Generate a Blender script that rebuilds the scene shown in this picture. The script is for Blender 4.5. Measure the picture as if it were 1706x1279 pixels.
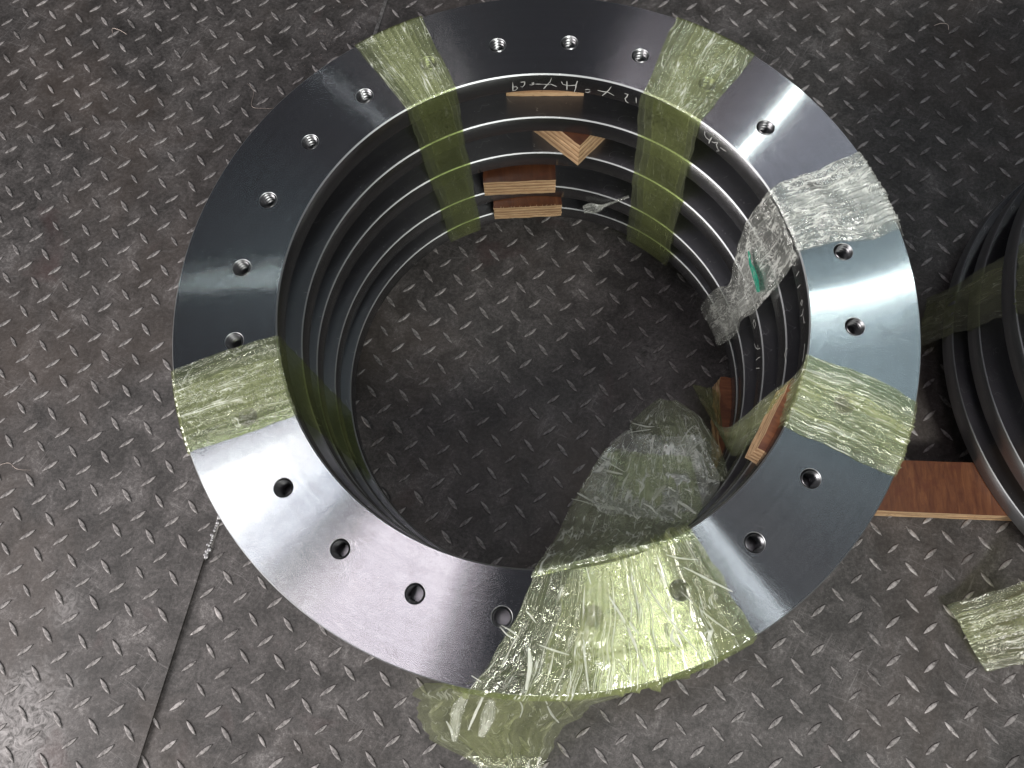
import bpy, bmesh, math, random
import numpy as np
from mathutils import Vector, Matrix, noise
random.seed(7)
R = math.radians
U = 0.42                      # one model unit = outer radius of a ring, in metres
scn = bpy.context.scene
for o in list(bpy.data.objects): bpy.data.objects.remove(o)
COL = scn.collection

# ------------------------------------------------------------------ camera
CAM = Vector((-0.0140, -0.7909, 1.8339))
cam_d = bpy.data.cameras.new('camera')
cam = bpy.data.objects.new('camera', cam_d); COL.objects.link(cam)
cam_d.sensor_width = 36.0; cam_d.lens = 36.0 * 1223.59 / 1706.0
cam_d.clip_start = 0.01; cam_d.clip_end = 200
cam.matrix_world = Matrix.Translation(CAM * U) @ Matrix(((0.9993, 0.0161, 0.0324), (-0.0063, 0.9586, -0.2849), (-0.0357, 0.2845, 0.958))).to_4x4()
scn.camera = cam
scn.render.engine = 'CYCLES'
scn.view_settings.view_transform = 'Standard'; scn.view_settings.look = 'None'
scn.view_settings.exposure = 0.0; scn.view_settings.gamma = 1.0
scn.cycles.use_denoising = True
scn.cycles.transparent_max_bounces = 24; scn.cycles.max_bounces = 10
scn.cycles.sample_clamp_indirect = 6.0

# ------------------------------------------------------------------ light: an unlit workshop with a daylight door, ceiling panels and added fill lamps
world = bpy.data.worlds.new('World'); scn.world = world; world.use_nodes = True
bg = world.node_tree.nodes['Background']; bg.inputs[0].default_value = (0.90, 0.90, 1.0, 1); bg.inputs[1].default_value = 0.055

def area(name, loc, size, power, color, target=(0, 0, -0.5)):
    l = bpy.data.lights.new(name, 'AREA'); l.shape = 'RECTANGLE'; l.size = size[0] * U; l.size_y = size[1] * U
    l.energy = power; l.color = color
    o = bpy.data.objects.new(name, l); COL.objects.link(o)
    o.location = Vector(loc) * U
    dirv = (Vector(target) - Vector(loc)).normalized()
    o.rotation_euler = dirv.to_track_quat('-Z', 'Y').to_euler()
    return o
def ceiling(name, x, y, sx, sy, rot, power, color):
    o = area(name, (x, y, 8.0), (sx, sy), power, color); o.rotation_euler = (0, 0, R(rot)); return o
ceiling('ceiling_panel_left', -2.7, 0.95, 3.2, 0.60, -141, 3.2, (0.86, 0.90, 1.0))
ceiling('ceiling_panel_front', -1.5, 0.26, 3.2, 1.35, -114, 11.0, (1.0, 0.90, 0.96))
ceiling('ceiling_tube_right', 3.4, 3.27, 3.8, 0.10, 8, 6.5, (0.86, 1.0, 0.98))
ceiling('ceiling_panel_right', 3.6, 2.9, 3.8, 2.4, 5, 6.5, (0.72, 0.93, 1.0))
ceiling('ceiling_tube_back', 3.4, 6.0, 3.6, 0.10, 47, 6.5, (0.90, 1.0, 0.95))
ceiling('ceiling_panel_back', 3.8, 5.7, 3.4, 1.6, 40, 3.4, (0.86, 0.86, 1.0))
ceiling('ceiling_tube_near', 2.0, 0.4, 2.4, 0.10, -51, 1.5, (0.90, 0.97, 1.0))
ceiling('ceiling_panel_near', 1.15, 0.2, 2.4, 0.8, -72, 3.0, (1.0, 0.92, 0.92))
area('workshop_door', (-8.0, -3.8, 3.4), (5.0, 4.2), 195, (1.0, 0.96, 0.94))
area('front_fill_lamp', (3.8, -8.5, 9.5), (4.0, 2.2), 270, (0.99, 1.0, 0.94))  # added fill lamp, unseen; brightens the film and the hole from the front
area('hole_fill_lamp', (-6.2, 0.1, 8.6), (1.8, 1.4), 17, (0.97, 0.97, 1.0))  # added lamp that lifts the floor inside the hole
ceiling('ring_face_fill_lamp', 2.5, 1.1, 2.6, 1.5, -38, 0.8, (0.95, 0.97, 1.0))  # added dim lamp, brightens the lower right of the ring face


# ------------------------------------------------------------------ helpers
def tag(o, label=None, cat=None, group=None, kind=None):
    for k, v in (('label', label), ('category', cat), ('group', group), ('kind', kind)):
        if v: o[k] = v
    return o
def empty(name, loc=(0, 0, 0), **kw):
    o = bpy.data.objects.new(name, None); COL.objects.link(o); o.location = Vector(loc) * U
    o.empty_display_size = 0.05
    return tag(o, **kw)
def link(name, me, parent=None, loc=None, rz=0.0, kind=None):
    o = bpy.data.objects.new(name, me); COL.objects.link(o)
    if parent is not None: o.parent = parent
    if loc is not None: o.location = Vector(loc) * U
    o.rotation_euler.z = rz
    if kind: o['kind'] = kind
    return o
def mesh(name, verts, faces, mats, smooth=False, midx=None, scale=True):
    me = bpy.data.meshes.new(name)
    s = U if scale else 1
    me.from_pydata([(v[0] * s, v[1] * s, v[2] * s) for v in verts], [], faces)
    for m in (mats if isinstance(mats, (list, tuple)) else [mats]): me.materials.append(m)
    if midx is not None: me.polygons.foreach_set('material_index', midx)
    if smooth: me.polygons.foreach_set('use_smooth', [True] * len(me.polygons))
    me.update()
    return me

class NT:
    def __init__(s, name):
        s.m = bpy.data.materials.new(name); s.m.use_nodes = True
        s.t = s.m.node_tree; s.t.nodes.clear()
        s.out = s.t.nodes.new('ShaderNodeOutputMaterial')
    def n(s, typ, **kw):
        nd = s.t.nodes.new('ShaderNode' + typ)
        for k, v in kw.items():
            if k.startswith('_'):
                key = k[1:]
                if key.isdigit(): key = int(key)
                s.set(nd, key, v)
            else: setattr(nd, k, v)
        return nd
    def set(s, nd, key, v):
        inp = nd.inputs[key.replace('__', ' ') if isinstance(key, str) else key]
        if isinstance(v, bpy.types.NodeSocket): s.t.links.new(v, inp)
        elif isinstance(v, bpy.types.Node): s.t.links.new(v.outputs[0], inp)
        else: inp.default_value = v
    def math(s, op, a, b=None, c=None, clamp=False):
        nd = s.n('Math', operation=op); nd.use_clamp = clamp
        for i, v in enumerate((a, b, c)):
            if v is not None: s.set(nd, i, v)
        return nd.outputs[0]
    def vmath(s, op, a, b=None):
        nd = s.n('VectorMath', operation=op); s.set(nd, 0, a)
        if b is not None: s.set(nd, 1, b)
        return nd.outputs[1] if op in ('LENGTH', 'DOT_PRODUCT', 'DISTANCE') else nd.outputs[0]
    def mix(s, f, a, b):
        nd = s.n('Mix', data_type='RGBA')
        s.set(nd, 0, f); s.set(nd, 6, a); s.set(nd, 7, b)
        return nd.outputs[2]
    def ramp(s, f, stops, interp='LINEAR'):
        nd = s.n('ValToRGB'); s.set(nd, 0, f); cr = nd.color_ramp; cr.interpolation = interp
        while len(cr.elements) < len(stops): cr.elements.new(0.5)
        for e, (p, c) in zip(cr.elements, stops):
            e.position = p; e.color = c if len(c) == 4 else (*c, 1)
        return nd.outputs[0]
    def noise(s, vec, scale, detail=4, rough=0.55, dist=0.0):
        nd = s.n('TexNoise'); s.set(nd, 'Vector', vec); s.set(nd, 'Scale', scale); s.set(nd, 'Detail', detail)
        s.set(nd, 'Roughness', rough); s.set(nd, 'Distortion', dist)
        return nd.outputs[0]
def g(v): return (v, v, v, 1)

# ------------------------------------------------------------------ materials (textures in model units: object coordinates / U)
def mat_steel(name, color, rough, aniso, bumpy=0.25, iso=0.0, spread=0.0):
    k = NT(name)
    tc = k.n('TexCoord'); P = k.vmath('SCALE', tc.outputs['Object']); P.node.inputs['Scale'].default_value = 1 / U
    geo = k.n('NewGeometry'); N = geo.outputs['True Normal']
    sep = k.n('SeparateXYZ', _0=P)
    flat = k.n('CombineXYZ', _0=sep.outputs[0], _1=sep.outputs[1])
    rad = k.vmath('LENGTH', flat.outputs[0])
    circ = k.vmath('NORMALIZE', k.vmath('CROSS_PRODUCT', flat.outputs[0], (0, 0, 1)))
    tang = k.vmath('NORMALIZE', k.vmath('CROSS_PRODUCT', N, circ))
    # turning marks: grooves that depend on radius and height only
    gv = k.n('CombineXYZ', _0=k.math('MULTIPLY', rad, 1.0), _1=sep.outputs[2])
    groove = k.noise(gv.outputs[0], 170.0, 3, 0.7)
    coarse = k.noise(gv.outputs[0], 45.0, 3, 0.6)
    patch = k.noise(P, 3.2, 5, 0.6, 0.6)
    fine = k.noise(P, 140.0, 3, 0.6)
    col = k.mix(k.math('MULTIPLY', k.ramp(groove, [(0.35, g(0)), (0.65, g(1))]), 0.26), color, tuple(c * 0.72 for c in color[:3]) + (1,))
    col = k.mix(k.ramp(patch, [(0.40, g(0)), (0.72, g(0.30))]), col, (color[0] * 0.74, color[1] * 0.74, color[2] * 0.78, 1))
    col = k.mix(k.ramp(coarse, [(0.42, g(0)), (0.62, g(0.16))]), col, tuple(c * 0.6 for c in color[:3]) + (1,))
    # oil film smudges
    smud = k.noise(P, 11.0, 6, 0.7, 1.2)
    col = k.mix(k.ramp(smud, [(0.52, g(0)), (0.70, g(0.18))]), col, (0.30, 0.29, 0.27, 1))
    sc1 = k.noise(k.vmath('MULTIPLY', P, (3.0, 3.4, 3.0)), 1.0, 2, 0.5, 3.0)
    scr = k.math('MULTIPLY', k.ramp(k.math('ABSOLUTE', k.math('SUBTRACT', sc1, 0.5)), [(0.0, g(1)), (0.0025, g(0))]), k.ramp(smud, [(0.50, g(0)), (0.60, g(0.5))]))
    col = k.mix(scr, col, (0.75, 0.75, 0.76, 1))
    dust = k.ramp(k.noise(P, 120.0, 1, 0.5), [(0.79, g(0)), (0.82, g(0.6))])
    col = k.mix(dust, col, (0.9, 0.9, 0.88, 1))
    r = k.math('ADD', rough - 0.04, k.math('MULTIPLY', k.math('ADD', k.math('MULTIPLY', patch, 0.5), k.math('MULTIPLY', smud, 0.5)), 0.08))
    b = k.n('Bump', _Strength=bumpy, _Distance=0.0002); k.set(b, 'Height', k.math('ADD', groove, k.math('MULTIPLY', fine, iso)))
    nrm = b.outputs[0]
    if spread:
        # micro facets: every groove flank leans in or out across the turning direction, never along it
        wn = k.n('TexWhiteNoise', noise_dimensions='3D'); k.set(wn, 'Vector', k.vmath('MULTIPLY', P, (91733.0, 91733.0, 91733.0)))
        ws = k.n('SeparateColor'); k.set(ws, 0, wn.outputs['Color'])
        q = k.math('SUBTRACT', k.math('ADD', k.math('ADD', ws.outputs[0], ws.outputs[1]), ws.outputs[2]), 1.5)
        tv = k.n('VectorMath', operation='SCALE'); k.set(tv, 0, tang); k.set(tv, 'Scale', k.math('MULTIPLY', q, spread))
        nrm = k.vmath('NORMALIZE', k.vmath('ADD', nrm, tv.outputs[0]))
    p = k.n('BsdfPrincipled', _Metallic=1.0); k.set(p, 'Base Color', col); k.set(p, 'Roughness', r)
    k.set(p, 'Anisotropic', aniso); k.set(p, 'Tangent', tang); k.set(p, 'Normal', nrm)
    k.set(k.out, 0, p.outputs[0]); return k.m
STEEL = mat_steel('turned_steel', (0.52, 0.535, 0.55, 1), 0.112, 1.0, 0.10, spread=0.40)
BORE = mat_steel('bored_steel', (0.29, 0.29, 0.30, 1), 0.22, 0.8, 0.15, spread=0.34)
GAP = mat_steel('shaded_gap_steel', (0.17, 0.17, 0.18, 1), 0.34, 0.6, 0.1, spread=0.4)  # same ring steel, its colour darkened for the shade in the gaps
EDGE = mat_steel('chamfered_edge', (0.40, 0.41, 0.42, 1), 0.48, 0.0, 0.3, 0.5)
THREAD = mat_steel('thread_steel', (0.27, 0.27, 0.28, 1), 0.36, 0.0, 0.1)
SIDE = mat_steel('outer_side_steel', (0.34, 0.345, 0.36, 1), 0.34, 0.6, 0.4)

def mat_floor():
    k = NT('worn_tread_plate')
    tc = k.n('TexCoord'); P = k.vmath('SCALE', tc.outputs['Object']); P.node.inputs['Scale'].default_value = 1 / U
    big = k.noise(P, 1.1, 5, 0.6, 0.4); mid = k.noise(P, 7.0, 8, 0.72, 0.7); fine = k.noise(P, 70.0, 5, 0.75)
    grit = k.noise(P, 260.0, 2, 0.6)
    v = k.math('ADD', k.math('ADD', k.math('MULTIPLY', mid, 0.45), k.math('MULTIPLY', fine, 0.35)), k.math('MULTIPLY', k.noise(P, 190.0, 3, 0.8), 0.20))
    col = k.ramp(v, [(0.38, (0.018, 0.0165, 0.016)), (0.475, (0.047, 0.043, 0.042)), (0.55, (0.085, 0.077, 0.076)), (0.64, (0.20, 0.186, 0.184))])
    # brown rust film, red primer traces, pale scuffs
    col = k.mix(k.ramp(big, [(0.48, g(0)), (0.66, g(0.35))]), col, (0.085, 0.062, 0.050, 1))
    redn = k.noise(k.vmath('ADD', P, (7.3, 2.1, 0)), 2.3, 4, 0.6, 0.8)
    col = k.mix(k.ramp(redn, [(0.62, g(0)), (0.76, g(0.35))]), col, (0.085, 0.045, 0.045, 1))
    wave = k.noise(k.vmath('MULTIPLY', k.vmath('ADD', P, (1.1, 4.0, 0)), (9, 34, 1)), 1.0, 6, 0.7, 2.2)
    col = k.mix(k.math('MULTIPLY', k.ramp(wave, [(0.60, g(0)), (0.74, g(1))]), 0.30), col, (0.27, 0.26, 0.26, 1))
    # pale dried smears where something was wiped
    for (x, y, r, a) in ((-1.90, -1.22, 0.26, 0.75), (-1.80, -0.80, 0.09, 0.45), (0.46, 0.15, 0.16, 0.35), (0.52, -0.05, 0.12, 0.30)):
        d = k.vmath('DISTANCE', P, (x, y, 0)) 
        d = k.math('ADD', k.math('DIVIDE', d, r), k.math('MULTIPLY', k.math('SUBTRACT', mid, 0.5), 2.4))
        f = k.math('MULTIPLY', k.ramp(d, [(0.2, g(1)), (1.0, g(0))]), k.math('MULTIPLY', k.ramp(k.noise(P, 16, 6, 0.7, 3.0), [(0.38, g(0)), (0.62, g(1))]), a))
        col = k.mix(f, col, (0.33, 0.31, 0.31, 1))
    # bright metal on the rubbed tops of the lugs
    sep = k.n('SeparateXYZ', _0=P); z = sep.outputs[2]
    top = k.ramp(k.math('MULTIPLY', z, 180.0), [(0.30, g(0)), (0.62, g(1))])
    wear = k.math('MULTIPLY', k.ramp(k.noise(P, 55.0, 4, 0.7), [(0.36, g(0.15)), (0.58, g(1))]), k.ramp(k.noise(P, 4.0, 3, 0.6), [(0.36, g(0.35)), (0.58, g(1))]))
    for rot_, sd in ((0.5, 3.0), (2.1, 11.0)):
        rv = k.n('VectorRotate', rotation_type='Z_AXIS'); k.set(rv, 'Vector', P); k.set(rv, 'Angle', rot_)
        ns = k.noise(k.vmath('ADD', k.vmath('MULTIPLY', rv.outputs[0], (1.6, 26, 1)), (sd, sd, 0)), 1.0, 3, 0.6, 0.6)
        ln = k.math('MULTIPLY', k.ramp(k.math('ABSOLUTE', k.math('SUBTRACT', ns, 0.5)), [(0.0, g(1)), (0.008, g(0))]), k.ramp(k.noise(P, 3.5, 3, 0.6), [(0.50, g(0)), (0.60, g(0.28))]))
        col = k.mix(ln, col, (0.30, 0.28, 0.28, 1))
    f = k.math('MULTIPLY', top, wear)
    col = k.mix(k.math('MULTIPLY', f, 0.9), col, (0.42, 0.39, 0.385, 1))
    b = k.n('Bump', _Strength=0.55, _Distance=0.0006); k.set(b, 'Height', k.math('ADD', k.math('MULTIPLY', fine, 0.6), k.math('MULTIPLY', grit, 0.4)))
    p = k.n('BsdfPrincipled', _Metallic=0.36); k.set(p, 'Base Color', col)
    k.set(p, 'Roughness', k.math('ADD', 0.42, k.math('MULTIPLY', v, 0.30))); k.set(p, 'Normal', b.outputs[0])
    k.set(k.out, 0, p.outputs[0]); return k.m
FLOOR = mat_floor()

def mat_film(name, tint, lo, hi, tcol, white=0.6, layers=((0.0, 1.0),), gloss=1.0, along=1.0, scrib=1.0, gbump=0.003, W=0.21, fine_amt=0.25, lw=1.0, freqx=1.0):
    """stretch film. UV: u across the band (0..1), v along it in model units. lo..hi = how milky one stack of layers is"""
    k = NT(name)
    uv = k.n('UVMap'); uv.uv_map = 'UVMap'
    sep = k.n('SeparateXYZ', _0=uv.outputs[0]); u = sep.outputs[0]; v = sep.outputs[1]
    Q = k.n('CombineXYZ', _0=k.math('MULTIPLY', u, W), _1=v).outputs[0]           # roughly isotropic film coordinates
    def at(sx, sy, off): return k.vmath('ADD', k.vmath('MULTIPLY', Q, (sx * freqx, sy * freqx, 1)), (off, off * 0.7, 0))
    def lines(n, w, mask=None, lo_=0.46, hi_=0.56):
        l = k.ramp(k.math('ABSOLUTE', k.math('SUBTRACT', n, 0.5)), [(0.0, g(1)), (w * lw, g(0))])
        if mask is not None: l = k.math('MULTIPLY', l, k.ramp(mask, [(lo_, g(0)), (hi_, g(1))]))
        return l
    big = k.noise(at(7, 3.5, 3.1), 1.0, 3, 0.5, 0.4)
    m1 = k.noise(at(12, 9, 8.3), 1.0, 3, 0.6); m2 = k.noise(at(16, 14, 1.7), 1.0, 3, 0.6)
    n1 = k.noise(at(38, 3.2 * along, 5.0), 1.0, 2, 0.5, 0.5); l1 = lines(n1, 0.016, m1, 0.42, 0.55)
    n2 = k.noise(at(30, 22, 9.0), 1.0, 4, 0.6, 1.2); l2 = lines(n2, 0.015, m2, 0.50, 0.60)
    n3 = k.noise(at(75, 60, 2.0), 1.0, 3, 0.6, 0.8); l3 = lines(n3, 0.020, m1, 0.50, 0.58)
    wl = k.math('MINIMUM', k.math('MULTIPLY', k.math('ADD', k.math('ADD', l1, k.math('MULTIPLY', l2, scrib)), k.math('MULTIPLY', l3, 0.55 * scrib)), white), 1.0)  # whitened creases; the same lines paint glints into the film colour
    # overlapping layers with their own wavering edges
    edge_w = k.math('MULTIPLY', k.math('SUBTRACT', k.noise(at(0.01, 5, 4.4), 1.0, 3, 0.5), 0.5), 0.22)
    uw = k.math('ADD', u, edge_w)
    tot = None; el = None
    for a, b_ in layers:
        if (a, b_) == (0.0, 1.0): c = 1.0 / len(layers)
        else:
            ra = k.ramp(uw, [(max(a - 0.008, 0), g(0)), (min(a + 0.008, 1), g(1))]) if a > 0 else 1.0
            rb = k.ramp(uw, [(max(b_ - 0.008, 0), g(1)), (min(b_ + 0.008, 1), g(0))]) if b_ < 1 else 1.0
            c = k.math('MULTIPLY', k.math('MULTIPLY', ra, rb), 1.0 / len(layers))
            for e in (a, b_):
                if 0 < e < 1:
                    q = k.ramp(k.math('ABSOLUTE', k.math('SUBTRACT', uw, e)), [(0.0, g(0.5)), (0.012, g(0))])
                    el = q if el is None else k.math('ADD', el, q)
        tot = c if tot is None else k.math('ADD', tot, c)
    fine = k.noise(at(95, 95, 6.0), 1.0, 4, 0.75, 0.6)
    mod = k.math('ADD', k.math('MULTIPLY', k.ramp(big, [(0.36, g(0)), (0.64, g(1))]), 1 - fine_amt), k.math('MULTIPLY', k.ramp(fine, [(0.38, g(0)), (0.62, g(1))]), fine_amt))
    hz = k.math('ADD', lo, k.math('MULTIPLY', mod, hi - lo))
    hz = k.math('MULTIPLY', hz, k.math('ADD', 0.12, k.math('MULTIPLY', tot, 0.88)))
    if el is not None: hz = k.math('ADD', hz, k.math('MULTIPLY', el, 0.35))
    hz = k.math('MINIMUM', k.math('ADD', hz, k.math('MULTIPLY', wl, 0.75)), 0.94)
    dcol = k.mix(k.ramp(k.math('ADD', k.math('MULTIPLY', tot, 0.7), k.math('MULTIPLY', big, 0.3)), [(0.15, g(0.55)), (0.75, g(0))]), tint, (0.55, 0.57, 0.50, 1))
    dcol = k.mix(wl, dcol, (0.90, 0.91, 0.86, 1))
    hgt = k.math('ADD', k.math('ADD', k.math('MULTIPLY', n1, 1.0), k.math('MULTIPLY', n2, 0.6)), k.math('MULTIPLY', n3, 0.25))
    bmp = k.n('Bump', _Strength=1.0, _Distance=gbump); k.set(bmp, 'Height', hgt)
    bm2 = k.n('Bump', _Strength=0.35, _Distance=0.0012); k.set(bm2, 'Height', n1)
    dif = k.n('BsdfDiffuse', _Color=dcol); k.set(dif, 'Normal', bm2.outputs[0])
    trl = k.n('BsdfTranslucent', _Color=dcol)
    sc = k.n('MixShader'); k.set(sc, 0, 0.40); k.set(sc, 1, dif); k.set(sc, 2, trl)
    tr = k.n('BsdfTransparent', _Color=tcol)
    mm = k.n('MixShader'); k.set(mm, 0, hz); k.set(mm, 1, tr); k.set(mm, 2, sc)
    gl = k.n('BsdfGlossy', _Roughness=0.10); k.set(gl, 'Color', (1, 1, 1, 1)); k.set(gl, 'Normal', bmp.outputs[0])
    fr = k.n('LayerWeight', _Blend=0.25)
    m2_ = k.n('MixShader'); k.set(m2_, 0, k.math('MINIMUM', k.math('MULTIPLY', k.math('ADD', k.math('MULTIPLY', fr.outputs[1], 0.25), 0.07), gloss), 0.42)); k.set(m2_, 1, mm); k.set(m2_, 2, gl)
    k.set(k.out, 0, m2_.outputs[0]); return k.m
FILM = mat_film('yellow_green_film', (0.54, 0.575, 0.33, 1), 0.12, 0.50, (0.86, 0.92, 0.62, 1), 0.85, ((0.0, 1.0), (0.16, 0.80), (0.26, 0.93)), fine_amt=0.5)
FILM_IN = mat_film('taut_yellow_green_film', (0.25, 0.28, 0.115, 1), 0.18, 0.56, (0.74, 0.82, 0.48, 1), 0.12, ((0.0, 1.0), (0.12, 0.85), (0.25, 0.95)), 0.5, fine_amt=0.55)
FILM_DENSE = mat_film('gathered_yellow_green_film', (0.50, 0.54, 0.27, 1), 0.16, 0.58, (0.90, 0.94, 0.70, 1), 1.0, ((0.0, 1.0), (0.20, 0.93), (0.32, 0.74)), 1.3, 0.5, 0.35, W=0.5, fine_amt=0.25)
FILM_CLEAR = mat_film('clear_film', (0.86, 0.88, 0.82, 1), 0.12, 0.52, (0.94, 0.96, 0.92, 1), 1.6, ((0.0, 1.0), (0.22, 0.90)), 1.8, 2.0, 1.2, 0.006, lw=1.9, fine_amt=0.35)
FILM_HANG = mat_film('loose_green_film', (0.62, 0.68, 0.44, 1), 0.18, 0.55, (0.86, 0.92, 0.74, 1), 1.4, ((0.0, 1.0), (0.10, 0.70), (0.35, 0.96)), 1.6, 1.5, 0.9, 0.005, W=0.35, lw=1.5)
FILM_TAIL = mat_film('tail_film', (0.44, 0.47, 0.25, 1), 0.22, 0.58, (0.84, 0.90, 0.60, 1), 0.5, ((0.0, 1.0), (0.06, 0.60), (0.18, 0.90)), 1.2, 1.0, 0.5, 0.004, W=0.35)
FILM_WHITE = mat_film('milky_fold_film', (0.84, 0.86, 0.78, 1), 0.40, 0.85, (0.95, 0.96, 0.93, 1), 0.9, ((0.0, 1.0),), 1.3, W=0.04, freqx=3.0)
FILM_SOFT = mat_film('soft_milky_film', (0.74, 0.76, 0.64, 1), 0.22, 0.62, (0.95, 0.96, 0.92, 1), 0.9, ((0.0, 1.0), (0.2, 0.8)), 1.4, W=0.05, freqx=2.5)
FILM_GREEN = mat_film('teal_tape', (0.01, 0.36, 0.23, 1), 0.6, 0.95, (0.3, 0.9, 0.7, 1), 0.5, ((0.0, 1.0),), 1.0, W=0.02)

def mat_ply(name, a, b_, rough=0.6):
    k = NT(name)
    tc = k.n('TexCoord'); P = k.vmath('SCALE', tc.outputs['Object']); P.node.inputs['Scale'].default_value = 1 / U
    oi = k.n('ObjectInfo'); P = k.vmath('ADD', P, k.n('CombineXYZ', _0=k.math('MULTIPLY', oi.outputs['Random'], 9.0)).outputs[0])
    st = k.vmath('MULTIPLY', P, (14, 14, 260)); f = k.noise(st, 1.0, 6, 0.75, 0.4)
    gr = k.noise(k.vmath('MULTIPLY', P, (30, 30, 700)), 1.0, 3, 0.7)
    c = k.ramp(k.math('ADD', k.math('MULTIPLY', f, 0.6), k.math('MULTIPLY', gr, 0.4)), [(0.34, a), (0.50, tuple((x + y) / 2 for x, y in zip(a, b_))), (0.66, b_)])
    sp = k.noise(P, 60.0, 3, 0.7)
    c = k.mix(k.ramp(sp, [(0.60, g(0)), (0.72, g(0.6))]), c, tuple(x * 0.35 for x in a) + (1,))
    bm = k.n('Bump', _Strength=0.6, _Distance=0.0006); k.set(bm, 'Height', gr)
    p = k.n('BsdfPrincipled', _Roughness=rough); k.set(p, 'Base Color', c); k.set(p, 'Normal', bm.outputs[0])
    k.set(k.out, 0, p.outputs[0]); return k.m
PLY_L = mat_ply('plywood_light_ply', (0.36, 0.21, 0.105), (0.62, 0.44, 0.265))
PLY_D = mat_ply('plywood_dark_ply', (0.20, 0.10, 0.050), (0.44, 0.275, 0.15))
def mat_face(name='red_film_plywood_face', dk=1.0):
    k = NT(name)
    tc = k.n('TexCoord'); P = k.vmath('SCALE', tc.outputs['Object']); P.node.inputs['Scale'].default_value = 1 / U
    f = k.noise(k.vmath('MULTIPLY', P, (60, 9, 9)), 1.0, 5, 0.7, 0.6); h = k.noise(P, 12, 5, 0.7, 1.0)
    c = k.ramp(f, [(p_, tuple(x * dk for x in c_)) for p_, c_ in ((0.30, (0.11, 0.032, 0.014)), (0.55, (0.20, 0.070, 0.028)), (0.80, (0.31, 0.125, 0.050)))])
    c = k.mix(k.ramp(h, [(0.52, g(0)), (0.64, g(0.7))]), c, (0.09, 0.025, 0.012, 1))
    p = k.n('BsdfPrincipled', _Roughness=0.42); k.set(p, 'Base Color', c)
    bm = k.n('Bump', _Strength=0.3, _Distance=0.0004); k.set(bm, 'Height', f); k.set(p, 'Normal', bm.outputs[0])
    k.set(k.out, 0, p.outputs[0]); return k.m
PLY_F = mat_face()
PLY_FD = mat_face('shaded_film_plywood_face', 0.30)  # plywood face with the shade under the rings put into its colour
def mat_plain(name, col, rough, metal=0.0):
    k = NT(name); tc = k.n('TexCoord'); f = k.noise(tc.outputs['Object'], 300.0, 4, 0.7)
    p = k.n('BsdfPrincipled', _Metallic=metal); k.set(p, 'Roughness', rough)
    k.set(p, 'Base Color', k.mix(f, col, tuple(c * 0.6 for c in col[:3]) + (1,))); k.set(k.out, 0, p.outputs[0]); return k.m
CHALK = mat_plain('white_marker', (0.46, 0.46, 0.44, 1), 0.8)
SWARF = mat_plain('metal_swarf', (0.60, 0.50, 0.45, 1), 0.4, 0.6)
WELD = mat_plain('weld_metal', (0.42, 0.41, 0.42, 1), 0.42, 0.8)
SPLINT = mat_plain('wood_splinter', (0.85, 0.62, 0.40, 1), 0.6)

D_B6 = [[[0.3963,-0.0683,-0.8],[0.5783,-0.1351,-0.8]],[[0.3122,-0.1771,-0.66],[0.5904,-0.2661,-0.66]],[[0.1978,-0.3187,-0.48],[0.6023,-0.4009,-0.48]],[[0.0978,-0.4904,-0.3],[0.5175,-0.5175,-0.3]],[[0.0187,-0.6354,-0.1],[0.4067,-0.5903,-0.1]],[[-0.0207,-0.7122,0.014],[0.3587,-0.622,0.014]],[[-0.0516,-0.7662,0.012],[0.3934,-0.679,0.012]],[[-0.105,-0.8544,0.01],[0.4429,-0.7695,0.01]],[[-0.1678,-0.9622,0.012],[0.484,-0.8599,0.012]]]
D_B6t = [[[-0.172,-0.9701,0.01],[0.4923,-0.8653,0.01]],[[-0.2462,-0.9923,-0.16],[0.4254,-0.932,-0.16]],[[-0.3564,-1.0132,-0.4],[0.2885,-1.0149,-0.4]],[[-0.403,-1.1042,-0.62],[0.1402,-1.1017,-0.62]],[[-0.3958,-1.2251,-0.82],[0.0708,-1.2072,-0.82]],[[-0.2914,-1.3011,-0.94],[0.0111,-1.301,-0.94]],[[-0.1652,-1.3739,-0.97],[-0.0519,-1.3867,-0.97]]]
D_B4i = [[[0.6904,-0.184,0.008],[0.6061,-0.3644,0.008]],[[0.6722,-0.2162,-0.06],[0.6157,-0.358,-0.06]],[[0.6329,-0.2389,-0.16],[0.6342,-0.3518,-0.16]],[[0.6012,-0.2653,-0.3],[0.6141,-0.3488,-0.3]],[[0.5808,-0.2664,-0.45],[0.5986,-0.3588,-0.45]],[[0.5867,-0.1655,-0.68],[0.6343,-0.2624,-0.68]],[[0.5914,0.0179,-0.93],[0.6907,-0.0129,-0.93]]]
D_low = [[[1.4438,-0.8148,-0.965],[1.535,-1.026,-0.965]],[[1.5189,-0.7844,-0.95],[1.5789,-1.019,-0.95]],[[1.6627,-0.74,-0.86],[1.6283,-1.0007,-0.86]],[[1.7736,-0.7006,-0.76],[1.7348,-0.9643,-0.76]]]
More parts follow.
